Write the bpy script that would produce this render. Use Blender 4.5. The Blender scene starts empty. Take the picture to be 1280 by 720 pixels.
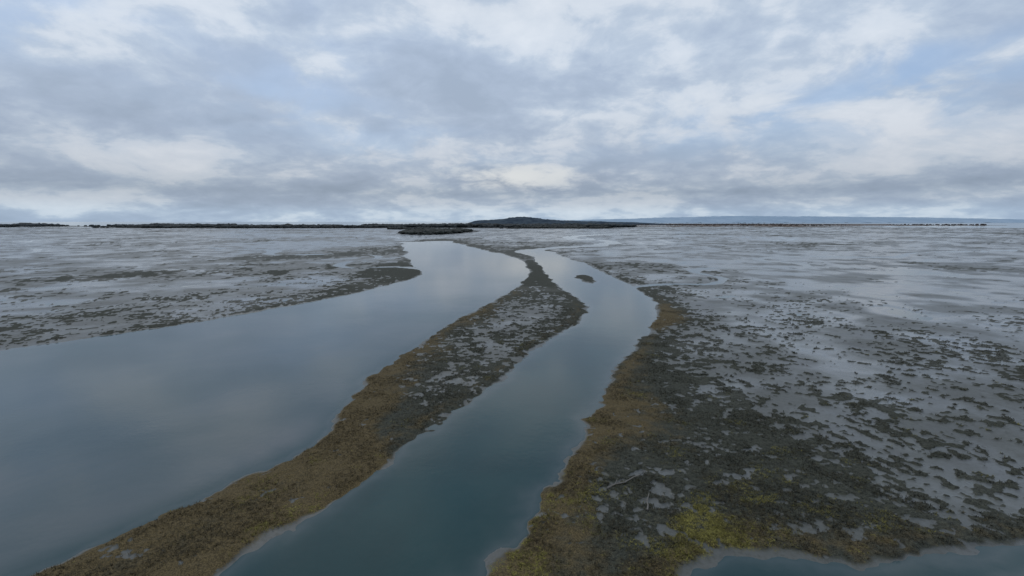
import bpy, math, random
import numpy as np
rng=np.random.default_rng(7); random.seed(7)
# ---------------------------------------------------------------- survey of the banks (metres, x east, y north)
def P(t): return np.array([[float(a) for a in p.split(',')] for p in t.split()])
flatL=P("-210,966 -168,760 -124,582 -86,445 -69.4,389.1 -70.1,345.3 -79.7,306.3 -91.1,266.1 -104.8,237.4 -125.9,196.6 -147.2,165.2 -168.2,144.9 -206.8,119 -330,70")
penL=P("-131,1046 -49,760 0,568 12,454 12,371.4 2.5,306.3 -10.1,247.1 -19.3,214.2 -27.8,177.6 -32.6,151.4 -37.1,131.1 -38.9,122.8 -36.3,114.9 -36.5,100.7 -36.1,90.6 -36.9,85.1 -38.1,82.9 -40.9,77.1 -45.9,68.2 -51,59.7 -57,50.4 -61,42.9 -64,20")
penR=P("10,660 27,521 26.9,395.4 29.9,306.3 35.7,257.6 35.5,228.4 28.9,199.9 17.2,173.7 7.5,151.4 0,128.9 -7.4,110.4 -11.9,100.7 -16.6,88.8 -20.3,79.4 -23.4,71.6 -25.9,65.2 -28.3,60.2 -30.9,55 -34.5,48.6 -37.8,42.9 -42,15")
rt=P("26,716 49,677 63,556 70,430 74.6,340.5 74,275.1 67.3,228.4 55.2,191.9 40.9,159.6 28.7,132.6 20.8,113.2 15.8,98.5 11.1,87.1 6.4,75.3 2.9,66.2 0,59.7 -2.4,55 -3.8,51.6 -6.5,45.9 -12,15")
crk2=P("15,44 18,47.8 21.5,51 26,53.6 32,54.2 39,52.6 47,53 60,56 72,55")
isl=P("47.5,365.9 56,371.4 57.3,335.8 52.8,318.3 48.4,331.2")
crk=P("18,650 28,696 76,784 141,836 194,966 193,1092 138,1197 226,1480 430,1678 700,1750")
crk3=P("72,300 100,318 128,318 150,352 146,400 178,432 240,420 275,470 262,530 330,580 430,560 520,640 700,700")
crk4=P("-76,420 -105,440 -140,430 -165,480 -150,560 -200,620 -290,600 -340,700 -460,760")
def cr(p,n=4,closed=False):
    q=np.vstack([p[0],p,p[-1]]) if not closed else np.vstack([p[-1],p,p[0],p[1]])
    out=[]
    for i in range(1,len(q)-2):
        a,b,c,d=q[i-1],q[i],q[i+1],q[i+2]
        for k in range(n):
            t=k/n
            out.append(.5*((2*b)+(c-a)*t+(2*a-5*b+4*c-d)*t*t+(-a+3*b-3*c+d)*t**3))
    if not closed: out.append(q[-2])
    return np.array(out)
W1=np.vstack([cr(flatL),cr(penL)[::-1]])
W2=np.vstack([cr(penR),cr(rt)[::-1]])
W3=np.vstack([cr(crk2),[[60,51],[46,47.5],[36,44],[28,38],[20,28],[8,20]]])
ISL=cr(isl,4,True)
def sdist(poly,x,y):           # positive inside
    d=np.full(x.shape,1e18); ins=np.zeros(x.shape,bool)
    n=len(poly)
    for i in range(n):
        ax,ay=poly[i]; bx,by=poly[(i+1)%n]
        ex,ey=bx-ax,by-ay; L=ex*ex+ey*ey
        if L<1e-9: continue
        t=np.clip(((x-ax)*ex+(y-ay)*ey)/L,0,1)
        d=np.minimum(d,(x-ax-t*ex)**2+(y-ay-t*ey)**2)
        if ay!=by:
            c=((ay>y)!=(by>y))&(x<ex*(y-ay)/ey+ax)
            ins^=c
    d=np.sqrt(d)
    return np.where(ins,d,-d)
def ldist(pl,x,y):
    d=np.full(x.shape,1e18)
    for i in range(len(pl)-1):
        ax,ay=pl[i]; ex,ey=pl[i+1]-pl[i]; L=ex*ex+ey*ey+1e-9
        t=np.clip(((x-ax)*ex+(y-ay)*ey)/L,0,1)
        d=np.minimum(d,(x-ax-t*ex)**2+(y-ay-t*ey)**2)
    return np.sqrt(d)
# ---------------------------------------------------------------- noise
TAB=rng.random((512,512))*2-1
def vn(x,y):
    xi=np.floor(x).astype(np.int64); yi=np.floor(y).astype(np.int64)
    fx=x-xi; fy=y-yi
    fx=fx*fx*fx*(fx*(fx*6-15)+10); fy=fy*fy*fy*(fy*(fy*6-15)+10)
    a=TAB[xi&511,yi&511]; b=TAB[(xi+1)&511,yi&511]; c=TAB[xi&511,(yi+1)&511]; d=TAB[(xi+1)&511,(yi+1)&511]
    return (a*(1-fx)+b*fx)*(1-fy)+(c*(1-fx)+d*fx)*fy
def fbm(x,y,lam,o=4,seed=0,g=.5):
    s=0;A=1;T=0
    for i in range(o):
        ca,sa=math.cos(1.1*i+seed),math.sin(1.1*i+seed)
        s=s+A*vn((x*ca-y*sa)/lam+seed*17.3+i*31,(x*sa+y*ca)/lam+seed*7.7+i*11); T+=A; A*=g; lam*=.5
    return s/T*1.6
def ss(x,a,b):
    t=np.clip((x-a)/(b-a),0,1); return t*t*(3-2*t)
# ---------------------------------------------------------------- vegetation survey: x,y,cover,brown,yellow (%)
CP="-29,70,95,70,10;-30,84,95,90,3;-32,110,88,85,3;-28,64,95,55,55;-46,61,95,60,12;-30,119,78,50,2;-21,92,82,10,0;-17,108,66,5,0;-13,125,54,5,0;-25,150,66,40,2;-11,160,48,5,0;3,200,46,5,0;-14,209,66,35,2;20,240,54,5,0;30,228,74,10,0;0,266,64,25,2;18,366,70,5,0;0,582,75,5,0;-52,809,70,5,0;-101,966,70,5,0;60,200,86,55,12;59,171,58,5,0;66,160,32,0,0;102,240,18,0,0;198,471,13,0,0;180,240,18,0,0;432,582,20,0,0;108,340,33,5,0;97,430,42,10,0;89,610,48,10,0;196,760,22,5,0;368,1092,18,0,0;135,1397,15,0,0;-101,1572,10,0,0;29,125,86,25,2;42,119,70,0,0;53,125,50,0,0;86,125,36,10,0;20,99,86,60,10;27,99,80,60,2;31,87,80,30,0;37,84,66,5,0;14,81,86,45,25;7,70,90,45,50;17,73,82,0,0;26,73,72,10,0;31,68,88,30,50;1,56,92,50,60;8,56,86,45,15;15,54,90,25,35;26,61,92,35,88;45,73,70,15,20;80,84,50,10,5;-421,1092,10,0,0;-145,471,33,0,0;-94,430,66,0,0;-148,610,45,0,0;-101,282,56,0,0;-144,340,36,0,0;-307,1197,12,0,0;-335,471,22,0,0;-212,240,40,5,0;-210,200,36,0,0;-416,760,15,0,0"
CP=np.array([[float(a) for a in t.split(',')] for t in CP.split(';')])
cA=np.arctan2(CP[:,0],CP[:,1]); cR=np.log(np.hypot(CP[:,0],CP[:,1]))
def fields(x,y):
    A=np.arctan2(x,y); R=np.log(np.hypot(x,y)+1)
    W=0; o=[0,0,0]
    for i in range(len(CP)):
        w=1/(((A-cA[i])*2.2)**2+(R-cR[i])**2+.002)**2
        W=W+w
        for k in range(3): o[k]=o[k]+w*CP[i,2+k]/100
    return [q/W for q in o]
# far vegetated ground: centre x,y, half width, half depth, brown
FAR=[(-285,1980,150,500,.1),(-150,3700,1050,620,.1),(250,3000,420,260,.15),(-1700,3300,1150,330,.1),(3200,7000,2700,2700,.9),(900,3900,700,200,.6),(2100,4200,1200,330,.8),(1500,2900,500,60,.3),(900,2300,260,35,.1),(-1000,2300,300,50,.1),(-520,2600,160,90,.1),(-3900,4300,1600,500,.1)]
def land(x,y):
    r=np.hypot(x,y)
    s1=-sdist(W1,x,y); s2=-sdist(W2,x,y); s3=-sdist(W3,x,y)
    s=np.minimum(np.minimum(s1,s2),s3)
    s=np.minimum(s,ldist(cr(crk),x,y)-(9+r*.006))
    s=np.minimum(s,np.minimum(ldist(cr(crk3),x,y),ldist(cr(crk4),x,y))*1.-(1.2+r*.006))
    s=np.maximum(s,sdist(ISL,x,y)*.8+.2)
    s=np.minimum(s,(4700-r+300*fbm(x,y,900,2,3)))
    fe=-9e9; fb=0*x
    for (cx,cy,a,b,br) in FAR:
        q=1-np.sqrt(((x-cx)/a)**2+((y-cy)/b)**2)+.25*fbm(x,y*2,b*1.2,3,cx*.01)
        fe=np.maximum(fe,q*min(a,b)); fb=np.where(q>0,br,fb)
    s=np.maximum(s,fe)
    n=fbm(x,y,9,3,1)*1.3+fbm(x,y,2.2,2,2)*.55+fbm(x,y,60,3,4)*(1.0+8*ss(r,250,900))*ss(r,150,500)
    return s+n*ss(r,25,50), fe, fb, s1
def mesh_grid(name,X,Y,Z,attrs,smooth=True):
    nr,nc=X.shape
    me=bpy.data.meshes.new(name)
    v=np.stack([X,Y,Z],-1).reshape(-1,3).astype(np.float32)
    i=np.arange(nr-1)[:,None]*nc+np.arange(nc-1)[None]
    f=np.stack([i,i+1,i+nc+1,i+nc],-1).reshape(-1,4).astype(np.int32)
    me.vertices.add(len(v)); me.vertices.foreach_set('co',v.ravel())
    me.loops.add(f.size); me.loops.foreach_set('vertex_index',f.ravel())
    me.polygons.add(len(f)); me.polygons.foreach_set('loop_start',np.arange(0,f.size,4,dtype=np.int32))
    me.polygons.foreach_set('use_smooth',np.full(len(f),smooth))
    me.update(calc_edges=True)
    for k,a in attrs.items():
        at=me.attributes.new(k,'FLOAT','POINT'); at.data.foreach_set('value',a.astype(np.float32).ravel())
    o=bpy.data.objects.new(name,me); bpy.context.collection.objects.link(o); return o
# ---------------------------------------------------------------- materials
def newmat(name):
    m=bpy.data.materials.new(name); m.use_nodes=True; nt=m.node_tree; nt.nodes.clear()
    o=nt.nodes.new('ShaderNodeOutputMaterial'); b=nt.nodes.new('ShaderNodeBsdfPrincipled')
    nt.links.new(b.outputs[0],o.inputs[0]); return m,nt,b
class N:
    def __init__(s,nt): s.nt=nt
    def put(s,inp,v):
        if isinstance(v,bpy.types.NodeSocket): s.nt.links.new(v,inp)
        elif v is not None: inp.default_value=v
    def math(s,op,a,b=None,c=None,clamp=False):
        n=s.nt.nodes.new('ShaderNodeMath'); n.operation=op; n.use_clamp=clamp
        for i,v in enumerate((a,b,c)):
            if v is not None: s.put(n.inputs[i],v)
        return n.outputs[0]
    def mix(s,f,a,b,bt='MIX'):
        n=s.nt.nodes.new('ShaderNodeMix'); n.data_type='RGBA'; n.blend_type=bt
        s.put(n.inputs[0],f)
        for i,v in ((6,a),(7,b)):
            if not isinstance(v,bpy.types.NodeSocket): v=tuple(v)+(1,) if len(v)==3 else v
            s.put(n.inputs[i],v)
        return n.outputs[2]
    def noise(s,vec,sc,det=4,ro=.55,dist=0):
        n=s.nt.nodes.new('ShaderNodeTexNoise'); s.put(n.inputs['Vector'],vec)
        n.inputs['Scale'].default_value=sc; n.inputs['Detail'].default_value=det; n.inputs['Roughness'].default_value=ro; n.inputs['Distortion'].default_value=dist
        return n.outputs[0]
    def ss(s,v,a,b):
        n=s.nt.nodes.new('ShaderNodeMapRange'); n.interpolation_type='SMOOTHSTEP'
        s.put(n.inputs[0],v); n.inputs[1].default_value=a; n.inputs[2].default_value=b; return n.outputs[0]
    def attr(s,k):
        n=s.nt.nodes.new('ShaderNodeAttribute'); n.attribute_name=k; return n.outputs['Fac']
    def pos(s): return s.nt.nodes.new('ShaderNodeNewGeometry').outputs['Position']
# marsh
m_ter,nt,b=newmat('marsh_ground'); g=N(nt); pos=g.pos()
veg=g.attr('veg'); tan=g.attr('tan'); yel=g.attr('yel'); wet=g.attr('wet'); far=g.attr('far'); alg=g.attr('alg')
nA=g.noise(pos,.35,5,.65); nB=g.noise(pos,1.6,4,.7); nC=g.noise(pos,6,2,.7); nD=g.noise(pos,.08,3,.6)
mud=g.mix(g.ss(nA,.35,.65),(.08,.087,.09),(.12,.132,.14))
mud=g.mix(g.ss(nD,.4,.62),mud,(.10,.109,.107))
mud=g.mix(g.math('MULTIPLY',g.ss(nB,.5,.66),.55),mud,(.047,.050,.044))
mud=g.mix(g.math('MULTIPLY',alg,g.math('ADD',.05,nB),clamp=True),mud,(.043,.046,.038))
dark=g.mix(g.ss(nB,.35,.65),(.015,.017,.014),(.044,.047,.036))
dark=g.mix(g.ss(nC,.45,.7),dark,(.075,.077,.058))
brn=g.mix(g.ss(nC,.35,.65),(.045,.035,.018),(.13,.098,.047))
ylw=g.mix(g.ss(nC,.4,.7),(.065,.058,.018),(.23,.205,.05))
vc=g.mix(g.ss(g.math('ADD',tan,g.math('MULTIPLY_ADD',nA,1.1,-.55)),.25,.75),dark,brn)
vc=g.mix(g.ss(g.math('ADD',yel,g.math('MULTIPLY_ADD',g.math('ADD',nB,nA),2.0,-2.25)),.25,.7),vc,ylw)
vf=g.math('ADD',veg,g.math('MULTIPLY_ADD',nC,.8,-.4)); vm=g.ss(vf,.2,.75)
col=g.mix(vm,mud,vc)
col=g.mix(far,col,g.mix(tan,(.030,.038,.042),(.11,.078,.06)))
g.put(b.inputs['Base Color'],col)
r1=g.math('SUBTRACT',.44,g.math('MULTIPLY',wet,.28))
r1=g.math('ADD',r1,g.math('MULTIPLY',alg,.08))
r1=g.math('MULTIPLY',r1,g.math('ADD',.6,nA))
r2=g.math('ADD',g.math('MULTIPLY',vm,.45),r1,clamp=True)
g.put(b.inputs['Roughness'],r2)
g.put(b.inputs['Specular IOR Level'],g.math('SUBTRACT',.5,g.math('MULTIPLY',vm,.28)))
bp=nt.nodes.new('ShaderNodeBump'); bp.inputs['Strength'].default_value=.6
g.put(bp.inputs['Distance'],g.math('MULTIPLY_ADD',vm,.16,.012)); g.put(bp.inputs['Height'],g.math('ADD',nB,g.math('MULTIPLY',nC,.5)))
nt.links.new(bp.outputs[0],b.inputs['Normal'])
# water
m_wat,nt,b=newmat('estuary_water'); g=N(nt); pos=g.pos(); sh=g.attr('shal')
n1=g.noise(pos,.03,4,.6,.5); n2=g.noise(pos,.4,4,.6)
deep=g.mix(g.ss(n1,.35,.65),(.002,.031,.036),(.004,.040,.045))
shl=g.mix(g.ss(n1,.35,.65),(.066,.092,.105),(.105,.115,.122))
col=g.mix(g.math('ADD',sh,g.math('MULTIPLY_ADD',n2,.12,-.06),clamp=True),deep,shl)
g.put(b.inputs['Base Color'],col); b.inputs['Roughness'].default_value=.08; b.inputs['IOR'].default_value=1.333
bp=nt.nodes.new('ShaderNodeBump'); bp.inputs['Strength'].default_value=.3; bp.inputs['Distance'].default_value=.05
g.put(bp.inputs['Height'],g.math('ADD',g.noise(pos,.9,4,.6),g.math('MULTIPLY',g.noise(pos,.12,3,.5),2.)))
nt.links.new(bp.outputs[0],b.inputs['Normal'])
# ---------------------------------------------------------------- terrain
az=np.radians(np.concatenate([np.arange(-110,-50,2.),np.arange(-50,50,.11),np.arange(50,111,2.)]))
dep=np.radians(np.concatenate([[86,78,70,63,57,52,48],np.arange(45,1.5,-.068),np.arange(1.5,.17,-.03)]))
rr=40/np.tan(dep)
R,A=np.meshgrid(rr,az,indexing='ij')
X=R*np.sin(A); Y=R*np.cos(A)
S,fe,fb,s1=land(X,Y)
D,T,Yl=fields(X,Y)
fade=1-ss(R,350,1100)
cell=R*R*.068*math.pi/180/40
edge=np.exp(-np.abs(S-3-R*.006)/(2.6+R*.008))           # vegetated levee along the banks
fringe=np.clip(D*1.25+.05,0,1)*edge
broad=fbm(X,Y,170,4,22)*ss(R,180,450)
D2=np.clip(D+.24*fringe+.28*broad,0,1.05)
T2=np.clip(T+.40*fringe*ss(R,420,140),0,1)
cl=fbm(X,Y,4.2,2,5)*.42+fbm(X,Y,1.5,3,6)*.75*(1-ss(R,200,500))+fbm(X,Y*.6,16,3,14)*.35+fbm(X,Y*.45,45,3,7)*(.15+.25*ss(R,150,500))
cl=cl+fbm(X,Y,.7,1,15)*.3*(1-ss(R,80,160))
rim=ss(S,.3,np.maximum(1.1,1.9+1.6*fbm(X,Y,14,2,16)))
veg=ss(cl+(D2-.5)*1.9,-.16,.20)*rim
veg=veg*(1-.45*ss(R,220,600))
alg=np.clip(ss(fbm(X,Y,11,4,17)+(D2-.42)*2.2,-.5,.6),0,1)
flat=fbm(X,Y,22,3,8)*.7-broad*.5
wet=ss(flat+(.5-D)*1.4,-.1,.6)
z=np.where(S<0,np.maximum(S*.12,-1.5),0)-.03
z=z+ss(S,0,3.5)*.34
z=z-ss(flat+(.42-D)*.9,.40,.85)*.36*ss(S,4,9)*(1-veg)*(R<4500)   # shallow pans holding standing water
hum=fbm(X,Y,.9,2,9)*.5+.5
z=z+veg*(.14+.22*hum*fade)*ss(S,.5,2)
z=z+fbm(X,Y,3,2,10)*.03*(S>0)
farm=ss(fe,0,25)
z=np.where(fe>0,z+farm*.8,z)
veg=np.maximum(veg,farm)
TT=np.where(farm>.05,fb,T2)
ter=mesh_grid('marsh_ground',X,Y,z,dict(veg=veg,tan=TT,yel=Yl,wet=wet,far=farm,alg=alg)); ter.data.materials.append(m_ter)
# ---------------------------------------------------------------- water
azw=np.radians(np.concatenate([np.arange(-180,-54,4.),np.arange(-54,54,.4),np.arange(54,181,4.)]))
rw=np.concatenate([[.5,15,28],40/np.tan(np.radians(np.arange(46,.6,-.25))),[5000,8000,15000,30000,60000,120000]])
Rw,Aw=np.meshgrid(rw,azw,indexing='ij'); Xw=Rw*np.sin(Aw); Yw=Rw*np.cos(Aw)
Sw,_,_,s1w=land(Xw,Yw)
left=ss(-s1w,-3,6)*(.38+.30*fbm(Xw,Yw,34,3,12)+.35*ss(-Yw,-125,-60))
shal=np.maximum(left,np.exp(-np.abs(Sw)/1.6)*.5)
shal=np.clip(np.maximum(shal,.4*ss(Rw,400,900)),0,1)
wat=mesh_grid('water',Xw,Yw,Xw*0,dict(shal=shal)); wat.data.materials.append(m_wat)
# ---------------------------------------------------------------- helper for raw meshes
def raw(name,V,F,mat,col=None,smooth=False):
    me=bpy.data.meshes.new(name); V=V.astype(np.float32); F=F.astype(np.int32); k=F.shape[1]
    me.vertices.add(len(V)); me.vertices.foreach_set('co',V.ravel())
    me.loops.add(F.size); me.loops.foreach_set('vertex_index',F.ravel())
    me.polygons.add(len(F)); me.polygons.foreach_set('loop_start',np.arange(0,F.size,k,dtype=np.int32))
    me.polygons.foreach_set('use_smooth',np.full(len(F),smooth))
    me.update(calc_edges=True)
    if col is not None:
        c=me.attributes.new('tint','FLOAT_COLOR','POINT'); c.data.foreach_set('color',np.hstack([col,np.ones((len(col),1))]).astype(np.float32).ravel())
    me.materials.append(mat); o=bpy.data.objects.new(name,me); bpy.context.collection.objects.link(o); return o
def tintmat(name,rough=.8):
    m,nt,b=newmat(name); g=N(nt); a=nt.nodes.new('ShaderNodeAttribute'); a.attribute_name='tint'
    n=g.noise(g.pos(),3,2,.6)
    g.put(b.inputs['Base Color'],g.mix(g.ss(n,.3,.7),a.outputs['Color'],g.mix(.5,a.outputs['Color'],(.02,.02,.015)))); b.inputs['Roughness'].default_value=rough
    b.inputs['Specular IOR Level'].default_value=.25
    return m
# ---------------------------------------------------------------- marsh grass tufts
pw=(veg>.55)*(S>1.6)*(R<230)*(R>36)*(np.abs(A)<.92)*cell*R/np.maximum(R,60)**1.1
pw=pw*(1+1.2*Yl)*np.clip(.6+fbm(X,Y,5,2,18),.05,1.5); pw/=pw.sum()
NT=46000
idx=rng.choice(pw.size,NT,p=pw.ravel())
bx=X.ravel()[idx]+rng.normal(0,.15,NT); by=Y.ravel()[idx]+rng.normal(0,.15,NT); bz=z.ravel()[idx]
ty=np.clip(T2.ravel()[idx]+rng.normal(0,.2,NT),0,1); yy=Yl.ravel()[idx]+rng.normal(0,.12,NT)
base=np.array([.037,.040,.028])[None]*(1-ty[:,None])+np.array([.115,.086,.042])[None]*ty[:,None]
ym=ss(yy+.6*fbm(bx,by,4.5,3,13),.38,.8)[:,None]
base=base*(1-ym)+np.array([.23,.205,.05])[None]*ym
base=base*rng.uniform(.5,1.4,(NT,1))
K=5
ang=rng.uniform(0,2*np.pi,(NT,K)); h=rng.uniform(.12,.32,(NT,K)); w=rng.uniform(.025,.06,(NT,K)); lean=rng.uniform(.1,.42,(NT,K))
c,s_=np.cos(ang),np.sin(ang); r0=rng.uniform(0,.14,(NT,K))
px=bx[:,None]+c*r0; py=by[:,None]+s_*r0; pz=bz[:,None]-.05+0*c
V=np.stack([np.stack([px-s_*w,py+c*w,pz],-1),np.stack([px+s_*w,py-c*w,pz],-1),np.stack([px+c*lean,py+s_*lean,pz+h],-1)],2).reshape(-1,3)
F=np.arange(len(V)).reshape(-1,3)
raw('marsh_grass',V,F,tintmat('marsh_grass'),np.repeat(base,3*K,0))
# ---------------------------------------------------------------- distant trees
import bmesh
bm=bmesh.new(); bmesh.ops.create_icosphere(bm,subdivisions=2,radius=1); bv=np.array([v.co[:] for v in bm.verts]); bf=np.array([[v.index for v in f.verts] for f in bm.faces]); bm.free()
Vs=[];Fs=[];Cs=[];off=0
def tree(x,y,hh,ww,colr):
    global off
    v=bv*(1+rng.normal(0,.16,(len(bv),1)))
    v=v*[ww,ww,hh*.5]; v[:,2]=v[:,2]+hh*.45+.3
    v=v+[x,y,0]; Vs.append(v);Fs.append(bf+off);off+=len(v);Cs.append(np.tile(colr*rng.uniform(.7,1.4),(len(v),1)))
def grove(cx,cy,a,b,n,h0,h1,col):
    k=0
    while k<n:
        u,v=rng.uniform(-1,1,2)
        if u*u+v*v>1: continue
        x,y=cx+u*a,cy+v*b
        dn=fbm(np.array([x]),np.array([y]),b*.8,3,21)[0]
        if dn<-.1: k+=.3; continue
        hh=(h0+(h1-h0)*rng.random())*(.6+.6*dn+.3)
        tree(x,y,hh,hh*rng.uniform(.6,1.3),np.array(col)); k+=1
grove(-285,1980,125,440,900,3,10,(.022,.028,.026))
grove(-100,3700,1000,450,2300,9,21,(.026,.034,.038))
grove(250,3000,360,200,600,5,12,(.030,.034,.032))
grove(-520,2600,130,60,120,5,10,(.030,.036,.036))
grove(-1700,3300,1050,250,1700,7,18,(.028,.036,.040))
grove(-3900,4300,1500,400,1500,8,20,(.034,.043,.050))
grove(3200,6500,2500,1700,900,6,13,(.08,.062,.055))
raw('distant_tree_line',np.vstack(Vs),np.vstack(Fs),tintmat('distant_trees'),np.vstack(Cs),True)
# ---------------------------------------------------------------- hills
def ridge(name,pts,depth,mat,rough=.12,seed=3):
    pts=np.array(pts,float); n=260
    t=np.linspace(0,1,n); cum=np.linspace(0,1,len(pts))
    L=[np.interp(t,cum,pts[:,i]) for i in range(3)]
    ker=np.ones(9)/9; H=np.convolve(np.pad(L[2],4,'edge'),ker,'valid')
    m=25; q=np.linspace(-1,1,m)
    X=L[0][None]+0*q[:,None]; Y=L[1][None]+q[:,None]*depth
    Z=H[None]*np.cos(q[:,None]*np.pi/2)**1.2*(1+rough*fbm(X,Y,depth*.5,4,seed))-1.5+H[None]*.05*fbm(X,Y,depth*.06,2,seed+1)
    o=mesh_grid(name,X,Y,Z,{}); o.data.materials.append(mat)
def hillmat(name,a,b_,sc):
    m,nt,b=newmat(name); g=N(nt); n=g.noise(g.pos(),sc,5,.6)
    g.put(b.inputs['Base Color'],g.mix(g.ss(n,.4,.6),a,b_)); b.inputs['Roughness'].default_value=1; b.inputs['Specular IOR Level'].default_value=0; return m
ridge('wooded_hill',[(-640,6500,0),(-480,6500,50),(-280,6500,66),(-80,6500,88),(60,6500,104),(200,6500,97),(340,6500,82),(520,6500,64),(760,6500,54),(1100,6500,44),(1500,6500,34),(1900,6500,17),(2200,6500,0)],500,hillmat('wooded_hill',(.040,.055,.075),(.065,.085,.105),.01))  # bluish base colour, tinted to suggest haze over the woods
ridge('distant_hills',[(800,21000,0),(2200,21000,90),(3600,21000,130),(5500,21000,185),(7000,21000,230),(8500,21000,260),(10500,21000,270),(13000,21000,240),(17000,21000,220),(22000,21000,120)],1800,hillmat('distant_hills',(.28,.37,.47),(.32,.41,.51),.0015),.05)  # atmospheric haze painted in as a pale blue base colour
# ---------------------------------------------------------------- driftwood
m_dw,nt,b=newmat('driftwood'); g=N(nt); n=g.noise(g.pos(),4,4,.6)
g.put(b.inputs['Base Color'],g.mix(n,(.08,.072,.065),(.2,.185,.165))); b.inputs['Roughness'].default_value=.8
def zat(x,y):
    i=np.argmin((X-x)**2+(Y-y)**2); return z.ravel()[i]
def log(path,r0,r1,branches):
    V=[];F=[]
    def tube(p,ra,rb):
        o=len(V); k=7
        for i,q in enumerate(p):
            d=np.array(p[min(i+1,len(p)-1)])-np.array(p[max(i-1,0)]); d=d/np.linalg.norm(d)
            u=np.cross(d,[0,0,1]); u/=np.linalg.norm(u)+1e-9; w=np.cross(u,d); rad=ra+(rb-ra)*i/(len(p)-1)
            for j in range(k):
                a=2*np.pi*j/k; V.append(np.array(q)+rad*(1+.15*rng.normal())*(u*np.cos(a)+w*np.sin(a)))
        for i in range(len(p)-1):
            for j in range(k): F.append([o+i*k+j,o+i*k+(j+1)%k,o+(i+1)*k+(j+1)%k,o+(i+1)*k+j])
    P3=[(x,y,zat(x,y)+.16+dz) for x,y,dz in path]; tube(P3,r0,r1)
    for i,dx,dy,dz in branches:
        a=np.array(P3[i]); tube([a,a+np.array([dx,dy,dz])*.5+[0,0,.05],a+np.array([dx,dy,dz])],r1*1.2,r1*.4)
    raw('driftwood_log',np.array(V),np.array(F),m_dw)
log([(14.2,69.5,.05),(15.6,70.4,.02),(17.2,70.9,.05),(18.8,72.2,.1),(20,73,.15)],.13,.06,[(1,.5,1,.3),(3,1,-.3,.3)])
log([(18.6,63.5,.05),(19,64.7,.05),(19.2,66,.1),(19.9,67.4,.15)],.12,.05,[(2,-.8,.5,.3)])
# ---------------------------------------------------------------- sky
w=bpy.data.worlds.new('World'); bpy.context.scene.world=w; w.use_nodes=True; nt=w.node_tree; nt.nodes.clear(); g=N(nt)
out=nt.nodes.new('ShaderNodeOutputWorld'); bg=nt.nodes.new('ShaderNodeBackground'); nt.links.new(bg.outputs[0],out.inputs[0]); bg.inputs[1].default_value=.1
sk=nt.nodes.new('ShaderNodeTexSky'); sk.sky_type='NISHITA'; sk.sun_disc=False; sk.sun_elevation=math.radians(55); sk.sun_rotation=math.radians(-25)
tc=nt.nodes.new('ShaderNodeTexCoord').outputs['Generated']
sp=nt.nodes.new('ShaderNodeSeparateXYZ'); nt.links.new(tc,sp.inputs[0]); x_,y_,z_=sp.outputs
zc=g.math('MAXIMUM',z_,0.)
def cvec(off,zo):
    cb=nt.nodes.new('ShaderNodeCombineXYZ'); zp=g.math('ADD',zc,zo)
    g.put(cb.inputs[0],g.math('DIVIDE',x_,zp)); g.put(cb.inputs[1],g.math('DIVIDE',y_,zp)); cb.inputs[2].default_value=off; return cb.outputs[0]
v=cvec(3.7,.17); v2=cvec(9.1,.30)
c1=g.noise(v,.95,7,.5,.25); c2=g.noise(v2,3.2,8,.58,.35); c3=g.noise(v,.45,4,.5); c4=g.noise(v2,9.,6,.6,.3)
cc=g.math('ADD',g.math('MULTIPLY',c1,.46),g.math('ADD',g.math('MULTIPLY',c2,.38),g.math('MULTIPLY',c4,.16)))
rp=nt.nodes.new('ShaderNodeValToRGB'); g.put(rp.inputs[0],zc); e=rp.color_ramp
st=[(0,(.88,.96,1.02)),(.018,(.90,.97,1.02)),(.035,(.80,.83,.87)),(.055,(.72,.74,.77)),(.085,(.84,.84,.86)),(.14,(.92,.92,.94)),(.2,(1.04,1.04,1.05)),(.3,(1.08,1.09,1.11)),(.5,(1.06,1.06,1.06))]
e.elements[0].position=0; e.elements[0].color=st[0][1]+(1,); e.elements[1].position=1; e.elements[1].color=(1.05,1.05,1.05,1)
for p_,q in st[1:]:
    k=e.elements.new(p_); k.color=q+(1,)
rc=nt.nodes.new('ShaderNodeValToRGB'); g.put(rc.inputs[0],cc); e=rc.color_ramp
e.elements[0].position=.37; e.elements[0].color=(.345,.42,.53,1); e.elements[1].position=.64; e.elements[1].color=(.72,.765,.82,1)
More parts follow.
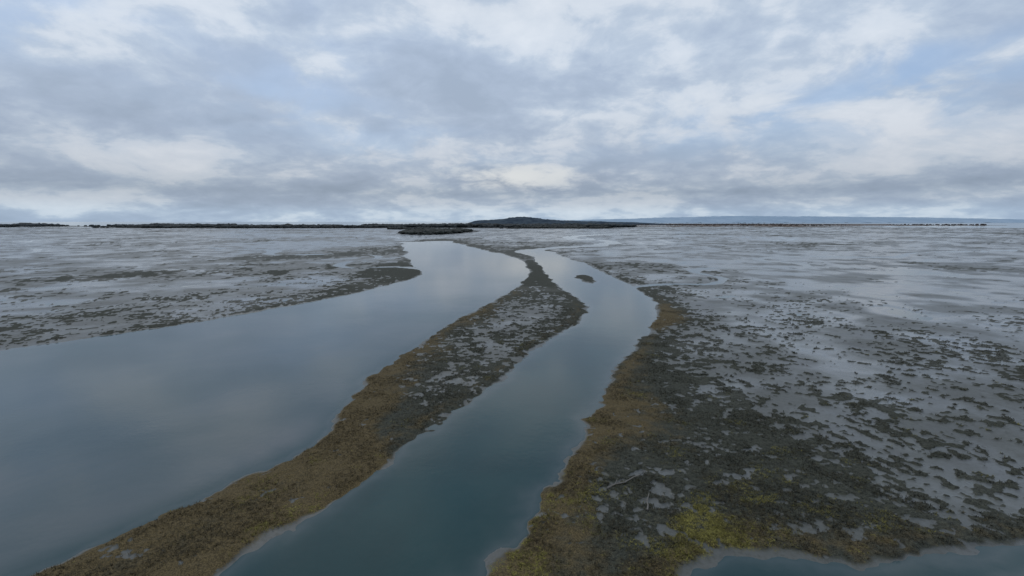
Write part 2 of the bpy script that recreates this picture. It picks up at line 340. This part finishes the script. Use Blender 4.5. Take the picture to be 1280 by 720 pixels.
for p_,q in ((.45,(.40,.48,.60)),(.50,(.48,.56,.665)),(.54,(.61,.67,.745))):
    k=e.elements.new(p_); k.color=q+(1,)
cloud=g.mix(1.,rc.outputs[0],(10,10,10),'MULTIPLY')
blue=g.mix(.4,sk.outputs[0],(4.0,5.8,8.8))
cloud=g.mix(g.math('MULTIPLY',g.math('MULTIPLY',g.ss(c3,.46,.62),g.ss(c2,.62,.42)),g.ss(zc,.04,.28)),cloud,blue)
cloud=g.mix(1.,cloud,rp.outputs[0],'MULTIPLY')
ga=g.math('POWER',g.math('DIVIDE',g.math('ADD',x_,.0),.14),2.); gb=g.math('POWER',g.math('DIVIDE',g.math('SUBTRACT',z_,.088),.028),2.)
gs=g.math('MULTIPLY',g.math('ADD',ga,gb),-1.)
gl=g.math('MULTIPLY',g.math('EXPONENT',gs),g.math('GREATER_THAN',y_,0.))
gl=g.ss(g.math('ADD',gl,g.math('ADD',g.math('MULTIPLY_ADD',c2,1.8,-.9),g.math('MULTIPLY_ADD',c4,1.6,-.8))),.1,1.)
gm=g.math('MULTIPLY',g.math('EXPONENT',g.math('MULTIPLY',gs,.6)),g.math('GREATER_THAN',y_,0.))
cloud=g.mix(g.math('MULTIPLY',gl,gm),cloud,(7.0,7.2,7.3))
nt.links.new(g.mix(.95,sk.outputs[0],cloud),bg.inputs[0])
sd=bpy.data.lights.new('sun','SUN'); sd.energy=.6; sd.angle=math.radians(25); sd.color=(1,.96,.9)
so=bpy.data.objects.new('sun',sd); bpy.context.collection.objects.link(so)
so.rotation_euler=(math.radians(-35),0,math.radians(25))
# ---------------------------------------------------------------- camera
cd=bpy.data.cameras.new('camera'); co=bpy.data.objects.new('camera',cd); bpy.context.collection.objects.link(co)
co.location=(0,0,40); co.rotation_euler=(math.radians(90-7.62),0,0); cd.sensor_width=36; cd.lens=17.44; cd.clip_start=.5; cd.clip_end=200000
bpy.context.scene.camera=co
sc=bpy.context.scene; sc.view_settings.view_transform='Standard'; sc.view_settings.look='None'; sc.view_settings.exposure=0
